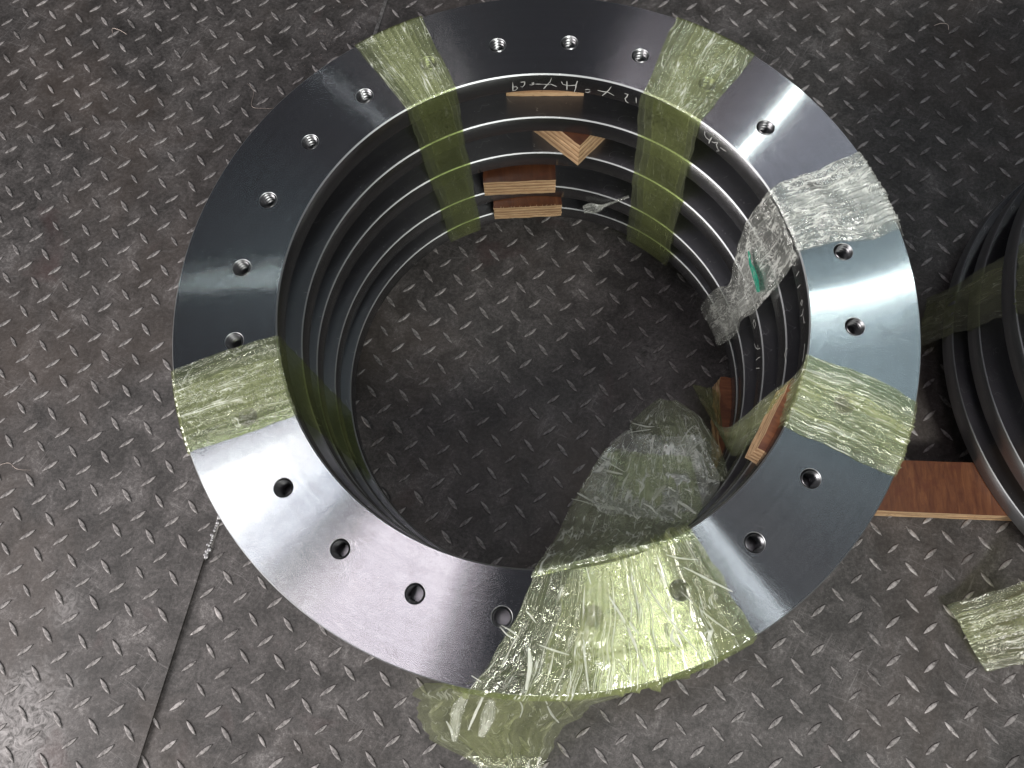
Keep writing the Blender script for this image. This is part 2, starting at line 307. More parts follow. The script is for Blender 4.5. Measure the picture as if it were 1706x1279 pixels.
D_wr = [[[1.668,-0.0251],[1.6676,-0.0415],[1.6687,-0.0642],[1.6568,-0.0635],[1.6474,-0.054],[1.6541,-0.0471],[1.6652,-0.048]],[[1.6339,-0.0294],[1.6165,-0.0291],[1.618,-0.0421],[1.6269,-0.0517],[1.6346,-0.049]],[[1.5974,-0.0434],[1.5876,-0.0447],[1.5779,-0.0423],[1.5797,-0.034],[1.5856,-0.0358],[1.5818,-0.0442]],[[1.572,-0.0412],[1.537,-0.043],[1.5098,-0.0448]],[[1.5028,-0.0122],[1.51,-0.0325],[1.5215,-0.045],[1.5369,-0.0637]],[[1.5099,-0.0407],[1.4942,-0.0464],[1.4815,-0.052]],[[1.4618,-0.0284],[1.4555,-0.0402],[1.4319,-0.0444],[1.401,-0.039]],[[1.4388,-0.0246],[1.4377,-0.0449],[1.4367,-0.0656]],[[1.3946,-0.02],[1.3992,-0.0368],[1.4001,-0.0533],[1.4048,-0.0706]],[[1.3587,-0.0538],[1.3492,-0.0501],[1.3372,-0.0514]],[[1.3579,-0.0632],[1.3479,-0.0645],[1.3366,-0.0583]],[[1.3061,-0.0462],[1.2822,-0.0472],[1.2626,-0.0447],[1.2334,-0.0529]],[[1.2504,-0.0171],[1.2598,-0.0357],[1.2734,-0.0535],[1.2839,-0.0665]],[[1.1905,-0.0309],[1.1764,-0.0306],[1.1786,-0.0416],[1.185,-0.052],[1.1791,-0.0628],[1.168,-0.0676]],[[1.1394,-0.0326],[1.1342,-0.0558]],[[0.8139,-0.0258],[0.8114,-0.0366],[0.7997,-0.0445],[0.784,-0.0448]],[[0.7771,-0.0273],[0.7811,-0.0475],[0.7798,-0.0595]],[[0.7705,-0.0432],[0.7594,-0.0401],[0.7437,-0.027],[0.7468,-0.0404],[0.7368,-0.0508],[0.7243,-0.0543],[0.7364,-0.0643]],[[0.7275,-0.0389],[0.7134,-0.0378],[0.6946,-0.0344]],[[0.1908,-0.0257],[0.1553,-0.0262],[0.1479,-0.0347]],[[0.1496,-0.0597],[0.1355,-0.0458],[0.141,-0.0343]],[[0.1003,-0.0295],[0.0957,-0.0544]],[[0.0507,-0.0388],[0.0507,-0.0623]],[[-0.0089,-0.0446],[-0.0178,-0.0548],[-0.0306,-0.049],[-0.0172,-0.0415],[-0.0089,-0.0446]],[[-0.0484,-0.0388],[-0.0658,-0.0492],[-0.0659,-0.0641]],[[-0.0748,-0.0444],[-0.1078,-0.0381]],[[-0.1966,-0.0276],[-0.2219,-0.0267],[-0.2678,-0.0263]]]
D_wr2 = [[[0.1238,-0.4317],[0.116,-0.4503],[0.0883,-0.4467],[0.0977,-0.428],[0.1238,-0.4317]],[[0.0278,-0.4746],[0.0032,-0.4641],[-0.0126,-0.447],[-0.0207,-0.4214]],[[0.0071,-0.4422],[-0.0116,-0.4399]],[[-0.0616,-0.4209],[-0.0549,-0.4473],[-0.0537,-0.4749]],[[-0.0924,-0.4741],[-0.108,-0.4363]]]
D_wr3 = [[[-0.1393,-0.1861],[-0.1363,-0.2027],[-0.1527,-0.2126],[-0.2038,-0.1936]]]
D_green = [[[0.346,-0.2202],[0.3407,-0.2132]],[[0.304,-0.2447],[0.2967,-0.2265]],[[0.2646,-0.2563],[0.2529,-0.2228]],[[0.2191,-0.2627],[0.2078,-0.2283]],[[0.1681,-0.2682],[0.1557,-0.2396]]]
D_clr = [[[1.3132,-0.7006],[1.2988,-0.7509]],[[1.273,-0.6664],[1.2492,-0.7345]],[[1.2234,-0.6621],[1.2092,-0.6965]],[[1.186,-0.6384],[1.1774,-0.6521]],[[1.076,-0.5272],[1.0672,-0.5387]]]
D_clump = [[0.2896,-0.4389],[0.2546,-0.591],[0.206,-0.4052]]
D_shav = [[[1.837,1.731],[1.865,1.736],[1.894,1.728],[1.898,1.705]],[[-2.007,1.826],[-2.005,1.847],[-1.968,1.835],[-1.936,1.816]],[[-2.15,-0.256],[-2.107,-0.249],[-2.068,-0.274],[-2.019,-0.277]],[[-1.324,1.516],[-1.288,1.465],[-1.289,1.387],[-1.235,1.379],[-1.174,1.38]]]
D_fleck = [[-0.928,1.771],[-0.853,1.716],[-0.979,1.687],[-0.807,1.647],[-1.03,1.605],[-2.068,1.249],[-2.091,1.14],[-0.903,1.839],[-0.973,1.807],[-0.785,1.765]]
D_weld = [[-1.287,-0.447],[-1.298,-0.499],[-1.316,-0.545],[-1.322,-0.59],[-1.332,-0.623]]
D_smear = [[-1.887,-1.19],[-1.776,-1.191],[-1.799,-0.795],[-0.64,0.32],[0.443,0.168],[0.546,-0.084]]
D_folds = [[[[0.423,-0.2631,-0.5],[0.4212,-0.2626,-0.5]],[[0.4153,-0.2911,-0.5],[0.4134,-0.2907,-0.5]]],[[[0.4945,-0.2486,-0.5],[0.4929,-0.2468,-0.5]],[[0.4713,-0.2725,-0.485],[0.4677,-0.2694,-0.485]],[[0.4458,-0.3064,-0.47],[0.4439,-0.3051,-0.47]]],[[[0.4921,-0.2733,-0.48],[0.4912,-0.2716,-0.48]],[[0.4556,-0.297,-0.46],[0.4547,-0.2954,-0.46]]],[[[0.5208,-0.2981,-0.46],[0.5196,-0.2961,-0.46]],[[0.4847,-0.3262,-0.44],[0.4821,-0.3224,-0.44]],[[0.4518,-0.352,-0.42],[0.4504,-0.3502,-0.42]]],[[[0.1643,-0.3917,-0.42],[0.1634,-0.3945,-0.42]],[[0.1998,-0.4055,-0.4],[0.1981,-0.4112,-0.4]],[[0.2446,-0.4221,-0.38],[0.2439,-0.4249,-0.38]]],[[[0.1844,-0.362,-0.42],[0.1832,-0.3637,-0.42]],[[0.2158,-0.388,-0.4],[0.2135,-0.3915,-0.4]],[[0.2507,-0.4153,-0.38],[0.2496,-0.417,-0.38]]],[[[0.1017,-0.4858,-0.31],[0.1003,-0.4883,-0.31]],[[0.125,-0.4973,-0.31],[0.1221,-0.5021,-0.31]],[[0.1485,-0.5129,-0.31],[0.147,-0.5153,-0.31]]],[[[0.0848,-0.5037,-0.31],[0.0843,-0.5054,-0.31]],[[0.1163,-0.511,-0.305],[0.1153,-0.5143,-0.305]],[[0.147,-0.5233,-0.3],[0.1464,-0.5249,-0.3]]],[[[0.305,-0.2236,-0.55],[0.3043,-0.2261,-0.55]],[[0.3465,-0.2369,-0.535],[0.3455,-0.2419,-0.535]],[[0.3715,-0.242,-0.52],[0.3714,-0.2445,-0.52]]],[[[0.2765,-0.2678,-0.5],[0.2768,-0.2698,-0.5]],[[0.324,-0.2595,-0.5],[0.3243,-0.2634,-0.5]],[[0.3557,-0.2569,-0.5],[0.3558,-0.2588,-0.5]]],[[[0.3781,-0.5218,-0.24],[0.3754,-0.5261,-0.24]],[[0.3964,-0.5374,-0.21],[0.3904,-0.5455,-0.21]],[[0.4137,-0.563,-0.18],[0.4105,-0.5669,-0.18]]],[[[0.358,-0.5608,-0.2],[0.356,-0.5634,-0.2]],[[0.373,-0.5762,-0.18],[0.371,-0.5789,-0.18]]],[[[0.3593,-0.4743,-0.3],[0.3532,-0.4662,-0.3]],[[0.3396,-0.4961,-0.29],[0.3253,-0.482,-0.29]],[[0.316,-0.5176,-0.28],[0.3081,-0.5116,-0.28]]],[[[0.2589,-0.4845,-0.3],[0.2556,-0.4819,-0.3]],[[0.2484,-0.5007,-0.29],[0.2411,-0.4964,-0.29]],[[0.2377,-0.518,-0.28],[0.2338,-0.5164,-0.28]]],[[[0.2614,-0.4241,-0.36],[0.2591,-0.4227,-0.36]],[[0.2445,-0.4531,-0.34],[0.2398,-0.4508,-0.34]],[[0.2328,-0.4769,-0.32],[0.2304,-0.476,-0.32]]],[[[0.2796,-0.4438,-0.34],[0.2772,-0.4465,-0.34]],[[0.2994,-0.4659,-0.32],[0.2925,-0.467,-0.32]],[[0.2791,-0.4949,-0.3],[0.2762,-0.4931,-0.3]]],[[[0.408,-0.4831,-0.28],[0.407,-0.4856,-0.28]],[[0.4243,-0.4912,-0.265],[0.4249,-0.4962,-0.265]],[[0.4176,-0.4858,-0.25],[0.42,-0.4851,-0.25]]],[[[0.2836,-0.5273,-0.25],[0.2823,-0.5296,-0.25]],[[0.3022,-0.5388,-0.235],[0.2988,-0.5426,-0.235]],[[0.3116,-0.5586,-0.22],[0.3096,-0.5601,-0.22]]],[[[0.3643,-0.472,-0.3],[0.3617,-0.4756,-0.3]],[[0.3806,-0.4892,-0.28],[0.378,-0.4928,-0.28]]],[[[0.1506,-0.522,-0.3],[0.1497,-0.5263,-0.3]],[[0.1913,-0.5292,-0.285],[0.1895,-0.5376,-0.285]],[[0.2304,-0.5404,-0.27],[0.2295,-0.5446,-0.27]]],[[[0.372,-0.3901,-0.4],[0.3686,-0.3933,-0.4]],[[0.3789,-0.3977,-0.4],[0.3755,-0.4009,-0.4]]],[[[0.1515,-0.5639,-0.24],[0.154,-0.5671,-0.24]],[[0.1602,-0.5572,-0.24],[0.1627,-0.5605,-0.24]]],[[[0.2485,-0.5663,-0.2],[0.2465,-0.5689,-0.2]],[[0.2596,-0.5746,-0.2],[0.2576,-0.5772,-0.2]]],[[[-0.2236,-1.0467,-0.52],[-0.2397,-1.0393,-0.52]],[[-0.2405,-1.0948,-0.5667],[-0.2744,-1.082,-0.5667]],[[-0.2574,-1.1378,-0.6133],[-0.294,-1.1322,-0.6133]],[[-0.2745,-1.2019,-0.66],[-0.2932,-1.2008,-0.66]]],[[[-0.1699,-1.0368,-0.42],[-0.1738,-1.035,-0.42]],[[-0.1952,-1.0871,-0.485],[-0.2032,-1.0838,-0.485]],[[-0.2292,-1.1556,-0.55],[-0.2334,-1.154,-0.55]]],[[[-0.1488,-1.0689,-0.5],[-0.1673,-1.0632,-0.5]],[[-0.1583,-1.1218,-0.56],[-0.1966,-1.1117,-0.56]],[[-0.1875,-1.1861,-0.62],[-0.2072,-1.1816,-0.62]]],[[[-0.1073,-0.8451,0.014],[-0.1087,-0.8462,0.014]],[[-0.0884,-0.8633,0.015],[-0.0906,-0.8661,0.015]],[[-0.0661,-0.8742,0.016],[-0.0669,-0.8757,0.016]]],[[[-0.1038,-0.842,0.014],[-0.1048,-0.8435,0.014]],[[-0.0792,-0.8546,0.015],[-0.0813,-0.8574,0.015]],[[-0.0613,-0.8699,0.016],[-0.0625,-0.8713,0.016]]],[[[-0.0451,-0.8099,0.016],[-0.0466,-0.8113,0.016]],[[-0.032,-0.8212,0.016],[-0.0353,-0.8238,0.016]],[[-0.0222,-0.8367,0.016],[-0.0239,-0.8378,0.016]]],[[[-0.0383,-0.8922,0.016],[-0.0431,-0.8925,0.016]],[[-0.0333,-0.9329,0.014],[-0.0431,-0.9323,0.014]],[[-0.0456,-0.9839,0.012],[-0.0503,-0.9832,0.012]]],[[[-0.0311,-0.9492,0.012],[-0.0336,-0.9504,0.012]],[[-0.0122,-0.9937,-0.094],[-0.0175,-0.996,-0.094]],[[0.0027,-1.0397,-0.2],[-0.0002,-1.0409,-0.2]]],[[[0.0033,-1.0551,-0.3],[0.0005,-1.0565,-0.3]],[[0.0189,-1.0834,-0.35],[0.0134,-1.0869,-0.35]],[[0.0359,-1.1111,-0.4],[0.0333,-1.1131,-0.4]]],[[[-0.0987,-1.0125,-0.3],[-0.1007,-1.0138,-0.3]],[[-0.0642,-1.0641,-0.375],[-0.0689,-1.0658,-0.375]],[[-0.073,-1.1056,-0.45],[-0.0755,-1.1052,-0.45]]],[[[-0.0158,-0.8857,0.016],[-0.0166,-0.8877,0.016]],[[0.0179,-0.8964,0.016],[0.0164,-0.9004,0.016]],[[0.0537,-0.9075,0.016],[0.053,-0.9096,0.016]]],[[[0.0893,-0.8755,0.016],[0.0865,-0.8757,0.016]],[[0.0926,-0.9099,0.015],[0.087,-0.9104,0.015]],[[0.0976,-0.9864,0.014],[0.0948,-0.9866,0.014]]],[[[0.0568,-0.9441,0.016],[0.054,-0.9441,0.016]],[[0.0559,-0.9752,0.014],[0.0532,-0.9752,0.014]]],[[[-0.1729,-0.9526,0.014],[-0.1741,-0.9543,0.014]],[[-0.1501,-0.9668,0.014],[-0.1512,-0.9684,0.014]]],[[[-0.3027,-1.1359,-0.6],[-0.3059,-1.1376,-0.6]],[[-0.2877,-1.1658,-0.63],[-0.2946,-1.1681,-0.63]],[[-0.2882,-1.1974,-0.66],[-0.2919,-1.1979,-0.66]]],[[[0.1001,-0.7107,0.016],[0.098,-0.7113,0.016]],[[0.1103,-0.7507,0.018],[0.1082,-0.7513,0.018]]],[[[0.1532,-0.7786,0.018],[0.1504,-0.7802,0.018]],[[0.1868,-0.8337,0.0173],[0.181,-0.8365,0.0173]],[[0.2124,-0.8939,0.0167],[0.2065,-0.8963,0.0167]],[[0.2334,-0.948,0.016],[0.2305,-0.9492,0.016]]],[[[0.27,-0.7146,0.018],[0.2675,-0.7159,0.018]],[[0.2817,-0.734,0.018],[0.2766,-0.7365,0.018]],[[0.2906,-0.7573,0.018],[0.288,-0.7585,0.018]]],[[[0.2918,-0.6829,0.016],[0.2913,-0.6846,0.016]],[[0.3265,-0.691,0.016],[0.3258,-0.6944,0.016]],[[0.367,-0.6951,0.016],[0.3667,-0.6968,0.016]]],[[[0.3311,-0.7119,0.016],[0.33,-0.7137,0.016]],[[0.3874,-0.7398,0.017],[0.3852,-0.7435,0.017]],[[0.4419,-0.7692,0.018],[0.4408,-0.7711,0.018]]],[[[0.2993,-0.8525,0.018],[0.2953,-0.8517,0.018]],[[0.2953,-0.8724,0.018],[0.2873,-0.8751,0.018]],[[0.3129,-0.8941,0.018],[0.3098,-0.8968,0.018]]],[[[0.3667,-0.8605,0.018],[0.3686,-0.8661,0.018]],[[0.3881,-0.8553,0.018],[0.3765,-0.8606,0.018]],[[0.3778,-0.8803,0.018],[0.3719,-0.8788,0.018]]],[[[0.1965,-0.8344,0.018],[0.1941,-0.8359,0.018]],[[0.2082,-0.8499,0.018],[0.2036,-0.8533,0.018]],[[0.2178,-0.8616,0.018],[0.2157,-0.8635,0.018]]],[[[0.2411,-0.7514,0.018],[0.2395,-0.7524,0.018]],[[0.284,-0.8181,0.0173],[0.281,-0.8201,0.0173]],[[0.3259,-0.8729,0.0167],[0.3231,-0.875,0.0167]],[[0.3514,-0.9032,0.016],[0.35,-0.9043,0.016]]],[[[0.321,-0.7687,0.018],[0.3197,-0.77,0.018]],[[0.3754,-0.8183,0.017],[0.373,-0.8209,0.017]],[[0.4391,-0.8685,0.016],[0.4379,-0.8698,0.016]]],[[[0.1116,-0.9251,0.018],[0.1109,-0.9284,0.018]],[[0.1285,-0.9279,0.018],[0.1278,-0.9311,0.018]]],[[[0.169,-0.926,0.018],[0.1669,-0.9279,0.018]],[[0.1798,-0.9367,0.018],[0.1777,-0.9385,0.018]]],[[[0.3825,-0.7996,0.018],[0.3801,-0.8011,0.018]],[[0.3876,-0.8079,0.018],[0.3851,-0.8094,0.018]]],[[[0.1748,-0.9368,0.016],[0.1718,-0.9387,0.016]],[[0.1934,-0.9636,0.014],[0.1905,-0.9654,0.014]]]]
D_shA = [[[0.4369,-0.0744,-0.78],[0.4956,-0.08,-0.78]],[[0.3245,-0.1816,-0.66],[0.5637,-0.1916,-0.66]],[[0.295,-0.2592,-0.55],[0.5926,-0.3395,-0.55]],[[0.3239,-0.3742,-0.45],[0.5781,-0.4431,-0.45]]]
D_shB = [[[0.2756,-0.2583,-0.5],[0.5093,-0.2795,-0.5]],[[0.1815,-0.3686,-0.42],[0.5439,-0.4382,-0.42]],[[0.1261,-0.4741,-0.33],[0.4883,-0.5392,-0.33]],[[0.1599,-0.5498,-0.24],[0.4227,-0.592,-0.24]]]
D_shC = [[[0.2054,-0.3229,-0.46],[0.467,-0.3552,-0.46]],[[0.095,-0.498,-0.32],[0.4636,-0.5401,-0.32]],[[0.0306,-0.6276,-0.14],[0.4019,-0.5985,-0.14]],[[-0.0207,-0.709,0.004],[0.3562,-0.6239,0.004]],[[-0.0311,-0.7343,0.009],[0.3709,-0.646,0.009]]]

# ------------------------------------------------------------------ floor: two tread plates, the left one lapping over the right one
ZF = -1.0
def seam_x(y): return -1.250 + 0.2213 * (y + 0.464)
def plate(name, poly, z0, z1):
    n = len(poly); v = [(x, y, z1) for x, y in poly] + [(x, y, z0) for x, y in poly]
    f = [tuple(range(n)), tuple(range(2 * n - 1, n - 1, -1))] + [(i, n + i, n + (i + 1) % n, (i + 1) % n) for i in range(n)]
    return mesh(name, v, f, FLOOR)
YB, YT = -4.2, 5.2
LIFT = 0.013
floor_r = link('floor', plate('floor', [(seam_x(YB) - 0.25, YB), (5.4, YB), (5.4, YT), (seam_x(YT) - 0.25, YT)], -0.03, 0.0), loc=(0, 0, ZF))
tag(floor_r, kind='structure', label='dark worn steel tread plate floor under both ring stacks')
floor_l = link('floor_plate', plate('floor_plate', [(-5.0, YB), (seam_x(YB), YB), (seam_x(YT), YT), (-5.0, YT)], -LIFT + 0.001, 0.0), loc=(0, 0, ZF + LIFT))
tag(floor_l, kind='structure', label='grey steel tread plate on the left, its straight edge lapping over the floor')

def lug_geo(L, Wd, H):
    n = 5; out = []
    for s, (k_, h) in enumerate(((1.0, -0.0006), (0.80, 0.75 * H), (0.45, H))):
        ring = []
        for i in range(n + 1):
            t = -1 + 2 * i / n; w = Wd / 2 * (1 - abs(t) ** 2.0) * k_ if s < 2 else Wd / 2 * (1 - abs(t) ** 2.0) * 0.45
            ring.append((t * L / 2 * (1, 0.93, 0.84)[s], w, h))
        for i in range(n - 1, 0, -1):
            t = -1 + 2 * i / n; w = Wd / 2 * (1 - abs(t) ** 2.0) * (k_ if s < 2 else 0.45)
            ring.append((t * L / 2 * (1, 0.93, 0.84)[s], -w, h))
        out += ring
    m = 2 * n; F = []
    for s in range(2):
        for i in range(m): F.append((s * m + i, s * m + (i + 1) % m, (s + 1) * m + (i + 1) % m, (s + 1) * m + i))
    F.append(tuple(range(2 * m, 3 * m)))
    return out, F
LUGS = [lug_geo(0.073 * a, 0.0185 * b, 0.0042 * c) for a, b, c in ((1, 1, 1), (0.95, 0.9, 0.9), (1.04, 1.05, 1.0), (0.85, 0.85, 0.8), (1.0, 1.1, 0.95))]
LUGM = [mesh('raised_lug', v, f, FLOOR, smooth=True) for v, f in LUGS]
def cam_dist(x, y): return math.hypot(x - 0.0, y + 0.35)
def in_view(x, y):
    q = cam.matrix_world.inverted() @ (Vector((x, y, ZF)) * U)
    px, py = 853 + 1223.6 * q.x / -q.z, 639.5 - 1223.6 * q.y / -q.z
    if not (-5 < px < 1711 and -5 < py < 1284): return False
    # hidden under the flange of the near stack
    c = CAM; t = (0 - c.z) / (ZF - c.z); hx, hy = c.x + (x - c.x) * t, c.y + (y - c.y) * t
    if 0.72 < math.hypot(hx, hy) < 1.0: return False
    t = (-0.85 - c.z) / (ZF - c.z); hx, hy = c.x + (x - c.x) * t, c.y + (y - c.y) * t
    if 0.72 < math.hypot(hx, hy) < 1.0 or math.hypot(hx - 2.52, hy) < 1.0: return False
    return True
def lugs(parent, z, o, a, b, inside):
    u = Vector((a, -b)); v = Vector((-b, -a)); items = []
    rng = random.Random(3)
    for i in range(-60, 61):
        for j in range(-60, 61):
            for h, ang in ((0.0, 127.0), (0.5, 35.8)):
                q = Vector(o) + u * (i + h) + v * (j + h)
                if not (-4.6 < q.x < 4.9 and -3.6 < q.y < 4.6) or not inside(q.x, q.y): continue
                if rng.random() < 0.012: continue
                items.append((q.x + rng.uniform(-.003, .003), q.y + rng.uniform(-.003, .003), R(ang + rng.uniform(-2, 2)), rng.choice((0, 0, 1, 2, 2, 3, 4))))
    vis = sorted([it for it in items if in_view(it[0], it[1])], key=lambda it: cam_dist(it[0], it[1]))
    near = vis[:295]; nset = set(id(t) for t in near)
    for x, y, r, k in near: link('raised_lug', LUGM[k], parent, (x, y, 0), r)
    V = []; F = []
    for it in items:
        if id(it) in nset: continue
        x, y, r, k = it; c, s = math.cos(r), math.sin(r); b0 = len(V)
        V += [(x + c * p[0] - s * p[1], y + s * p[0] + c * p[1], p[2]) for p in LUGS[k][0]]
        F += [tuple(b0 + i for i in f) for f in LUGS[k][1]]
    link('raised_lugs', mesh('raised_lugs', V, F, FLOOR, smooth=True), parent, kind='stuff')
lugs(floor_r, ZF, (-0.223, 0.363), 0.1308, 0.0201, lambda x, y: x > seam_x(y) + 0.012)
lugs(floor_l, ZF + LIFT, (-1.858, 1.454), 0.1342, 0.0228, lambda x, y: x < seam_x(y) - 0.030)
# weld tacks on the seam
V = []; F = []
def blob(V, F, c, r, sq=0.5, n=8):
    b0 = len(V); rows = 4
    V.append((c[0], c[1], c[2] + r * sq))
    for a in range(1, rows + 1):
        th = a / rows * math.pi / 2
        for i in range(n):
            ph = i * 2 * math.pi / n; rr = r * (1 + 0.25 * noise.noise(Vector((c[0] * 90 + i, c[1] * 90 + a, 0))))
            V.append((c[0] + rr * math.sin(th) * math.cos(ph), c[1] + rr * math.sin(th) * math.sin(ph), c[2] + r * sq * math.cos(th)))
    for i in range(n): F.append((b0, b0 + 1 + i, b0 + 1 + (i + 1) % n))
    for a in range(rows - 1):
        for i in range(n): F.append((b0 + 1 + a * n + i, b0 + 1 + (a + 1) * n + i, b0 + 1 + (a + 1) * n + (i + 1) % n, b0 + 1 + a * n + (i + 1) % n))
rng = random.Random(5)
for (x0, y0), (x1, y1) in zip(D_weld[:-1], D_weld[1:]):
    for t in (0, .2, .4, .6, .8):
        y = y0 + (y1 - y0) * t
        blob(V, F, (seam_x(y) + rng.uniform(-.004, .006), y, LIFT * 0.6), rng.uniform(0.006, 0.012))
yy = [-0.60 + 0.1 * i for i in range(56)]
Vf = [(seam_x(y) + dx, y, z) for y in yy for dx, z in ((-0.002, LIFT - 0.0002), (0.016, 0.0002))]
link('ground_weld_seam', mesh('ground_weld_seam', Vf, [(2 * i, 2 * i + 1, 2 * i + 3, 2 * i + 2) for i in range(55)], FLOOR), floor_r)
link('weld_bead', mesh('weld_bead', V, F, WELD, smooth=True), floor_r)

# ------------------------------------------------------------------ steel rings
RI, RH, HR, PH0 = 0.7144, 0.8307, 0.0245, 1.7073
TH = 0.075
def ring_mesh(holes=True):
    CO, CI = 0.0028, 0.0036
    V = []; F = []; MI = []
    def add(vs): b = len(V); V.extend(vs); return list(range(b, b + len(vs)))
    def face(idx, mi): F.append(tuple(idx)); MI.append(mi)
    SEC = 24; SUB = 24; n = SEC * SUB
    def circ(r, z): return add([(r * math.cos(PH0 + 2 * math.pi * (i - SUB / 2) / n), r * math.sin(PH0 + 2 * math.pi * (i - SUB / 2) / n), z) for i in range(n)])
    ro, ri = 1 - CO, RI + CI
    TO, TI = circ(ro, 0), circ(ri, 0)
    SO, SI = circ(1, -CO), circ(RI, -CI)
    BO, BI = circ(1, -TH + CO), circ(RI, -TH + CI)
    UO, UI = circ(ro, -TH), circ(ri, -TH)
    for i in range(n):
        j = (i + 1) % n
        face((TO[i], SO[i], SO[j], TO[j]), 2) if False else face((TO[j], TO[i], SO[i], SO[j]), 2)
        face((TI[i], TI[j], SI[j], SI[i]), 2)
        face((SO[j], SO[i], BO[i], BO[j]), 3); face((SI[i], SI[j], BI[j], BI[i]), 1)
        face((BO[j], BO[i], UO[i], UO[j]), 2); face((BI[i], BI[j], UI[j], UI[i]), 2)
        face((UO[j], UO[i], UI[i], UI[j]), 3)
        if not holes: face((TO[i], TO[j], TI[j], TI[i]), 0)
    if holes:
        HC = HR + 0.0016
        for s in range(SEC):
            a0 = s * SUB
            ed = [TO[(a0 + i) % n] for i in range(SUB + 1)]
            rr = [ro + (ri - ro) * t for t in [i / 16 for i in range(1, 16)]]
            A1 = PH0 + 2 * math.pi * (a0 + SUB - SUB / 2) / n; A0 = PH0 + 2 * math.pi * (a0 - SUB / 2) / n
            side1 = add([(r * math.cos(A1), r * math.sin(A1), 0) for r in rr])
            inner = [TI[(a0 + i) % n] for i in range(SUB, -1, -1)]
            side0 = add([(r * math.cos(A0), r * math.sin(A0), 0) for r in rr[::-1]])
            loop = ed + side1 + inner + side0      # closed boundary
            ac = PH0 + 2 * math.pi * s / SEC; cx, cy = RH * math.cos(ac), RH * math.sin(ac)
            m = len(loop); angs = [math.atan2(V[q][1] - cy, V[q][0] - cx) for q in loop]
            hc = add([(cx + HC * math.cos(t), cy + HC * math.sin(t), 0) for t in angs])
            hb = add([(cx + HR * math.cos(t), cy + HR * math.sin(t), -0.0016) for t in angs])
            for i in range(m):
                j = (i + 1) % m
                face((loop[i], loop[j], hc[j], hc[i]), 0); face((hc[i], hc[j], hb[j], hb[i]), 2)
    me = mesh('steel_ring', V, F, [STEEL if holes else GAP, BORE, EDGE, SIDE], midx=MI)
    bm = bmesh.new(); bm.from_mesh(me); bmesh.ops.remove_doubles(bm, verts=bm.verts, dist=1e-7); bmesh.ops.recalc_face_normals(bm, faces=bm.faces)
    bm.to_mesh(me); bm.free()
    sm = [me.polygons[i].material_index in (1, 3) and abs(me.polygons[i].normal.z) < 0.5 for i in range(len(me.polygons))]
    me.polygons.foreach_set('use_smooth', sm)
    return me
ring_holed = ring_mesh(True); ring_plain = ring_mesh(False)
def thread_mesh():
    n = 40; P = TH / 6.5; V = []; F = []
    steps = int((TH - 0.006) / P * 4)
    for s in range(steps + 1):
        for i in range(n + 1):
            a = 2 * math.pi * i / n; z = -0.0012 - P * (s / 4)
            ph = ((s / 4) + i / n) % 1.0                      # a real helix
            r = HR - 0.0055 * (1 - abs(2 * ph - 1)) 
            V.append((r * math.cos(a), r * math.sin(a), z))
    for s in range(steps):
        for i in range(n): 
            q = s * (n + 1) + i
            F.append((q, q + 1, q + n + 2, q + n + 1))
    return mesh('threaded_hole', V, F, THREAD, smooth=False)
thread = thread_mesh()
def chalk(name, strokes, parent, zoff=0.0, w=0.0026):
    for l in strokes:
        V = []; F = []
        pts = [Vector((a * RI, z)) for a, z in l]
        P2 = [pts[0]]
        for a, b in zip(pts[:-1], pts[1:]):
            nseg = max(1, int((b - a).length / 0.006))
            P2 += [a.lerp(b, (i + 1) / nseg) for i in range(nseg)]
        for i, p in enumerate(P2):
            d = (P2[min(i + 1, len(P2) - 1)] - P2[max(i - 1, 0)]); d = d.normalized() if d.length > 0 else Vector((1, 0))
            nn = Vector((-d.y, d.x)) * w * (0.55 + 0.45 * noise.noise(Vector((p.x * 60, p.y * 60, 1))) + (0.0 if 0 < i < len(P2) - 1 else -0.2))
            for q in (p + nn, p - nn):
                a = q.x / RI; V.append((( RI - 0.0012) * math.cos(a), (RI - 0.0012) * math.sin(a), min(q.y, -0.0095 if zoff == 0 else 9) - zoff))
            if i: b = len(V); F.append((b - 4, b - 3, b - 1, b - 2))
        link(name, mesh(name, V, F, CHALK), parent)

RINGZ = [(0, 0, 0), (0.0046, 0.0028, -0.207), (-0.006, 0.001, -0.400), (-0.0065, 0.0057, -0.622), (0.0090, 0.0080, -0.781)]
names = ['top ring of the near stack, bright turned face with threaded bolt holes',
         'second steel ring from the top of the near stack, seen through the hole',
         'third steel ring of the near stack, middle ring inside the hole',
         'fourth steel ring from the top of the near stack, above the lowest plywood block',
         'bottom steel ring of the near stack, just above the tread plate floor']
rings = []
for i, (x, y, z) in enumerate(RINGZ):
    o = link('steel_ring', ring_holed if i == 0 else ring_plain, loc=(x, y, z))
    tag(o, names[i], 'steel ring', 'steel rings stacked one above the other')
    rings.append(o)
for s in range(24):
    a = PH0 + 2 * math.pi * s / 24
    link('threaded_hole', thread, rings[0], (RH * math.cos(a), RH * math.sin(a), 0), a)
chalk('marker_writing', D_wr, rings[0])
chalk('marker_writing', D_wr2, rings[2], -0.400)
chalk('marker_writing', D_wr3, rings[1], -0.207)
S2 = (2.519, -0.02)
n2 = ['top steel ring of the second stack at the right edge', 'second steel ring from the top of the right hand stack',
      'middle steel ring of the right hand stack, its curved edge at the frame side', 'fourth steel ring down in the right hand stack',
      'bottom steel ring of the right hand stack, resting on the orange plywood']
for i, (x, y, z) in enumerate(RINGZ):
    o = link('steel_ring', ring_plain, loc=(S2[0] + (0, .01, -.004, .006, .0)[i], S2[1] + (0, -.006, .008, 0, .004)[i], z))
    tag(o, n2[i], 'steel ring', 'steel rings stacked one above the other')

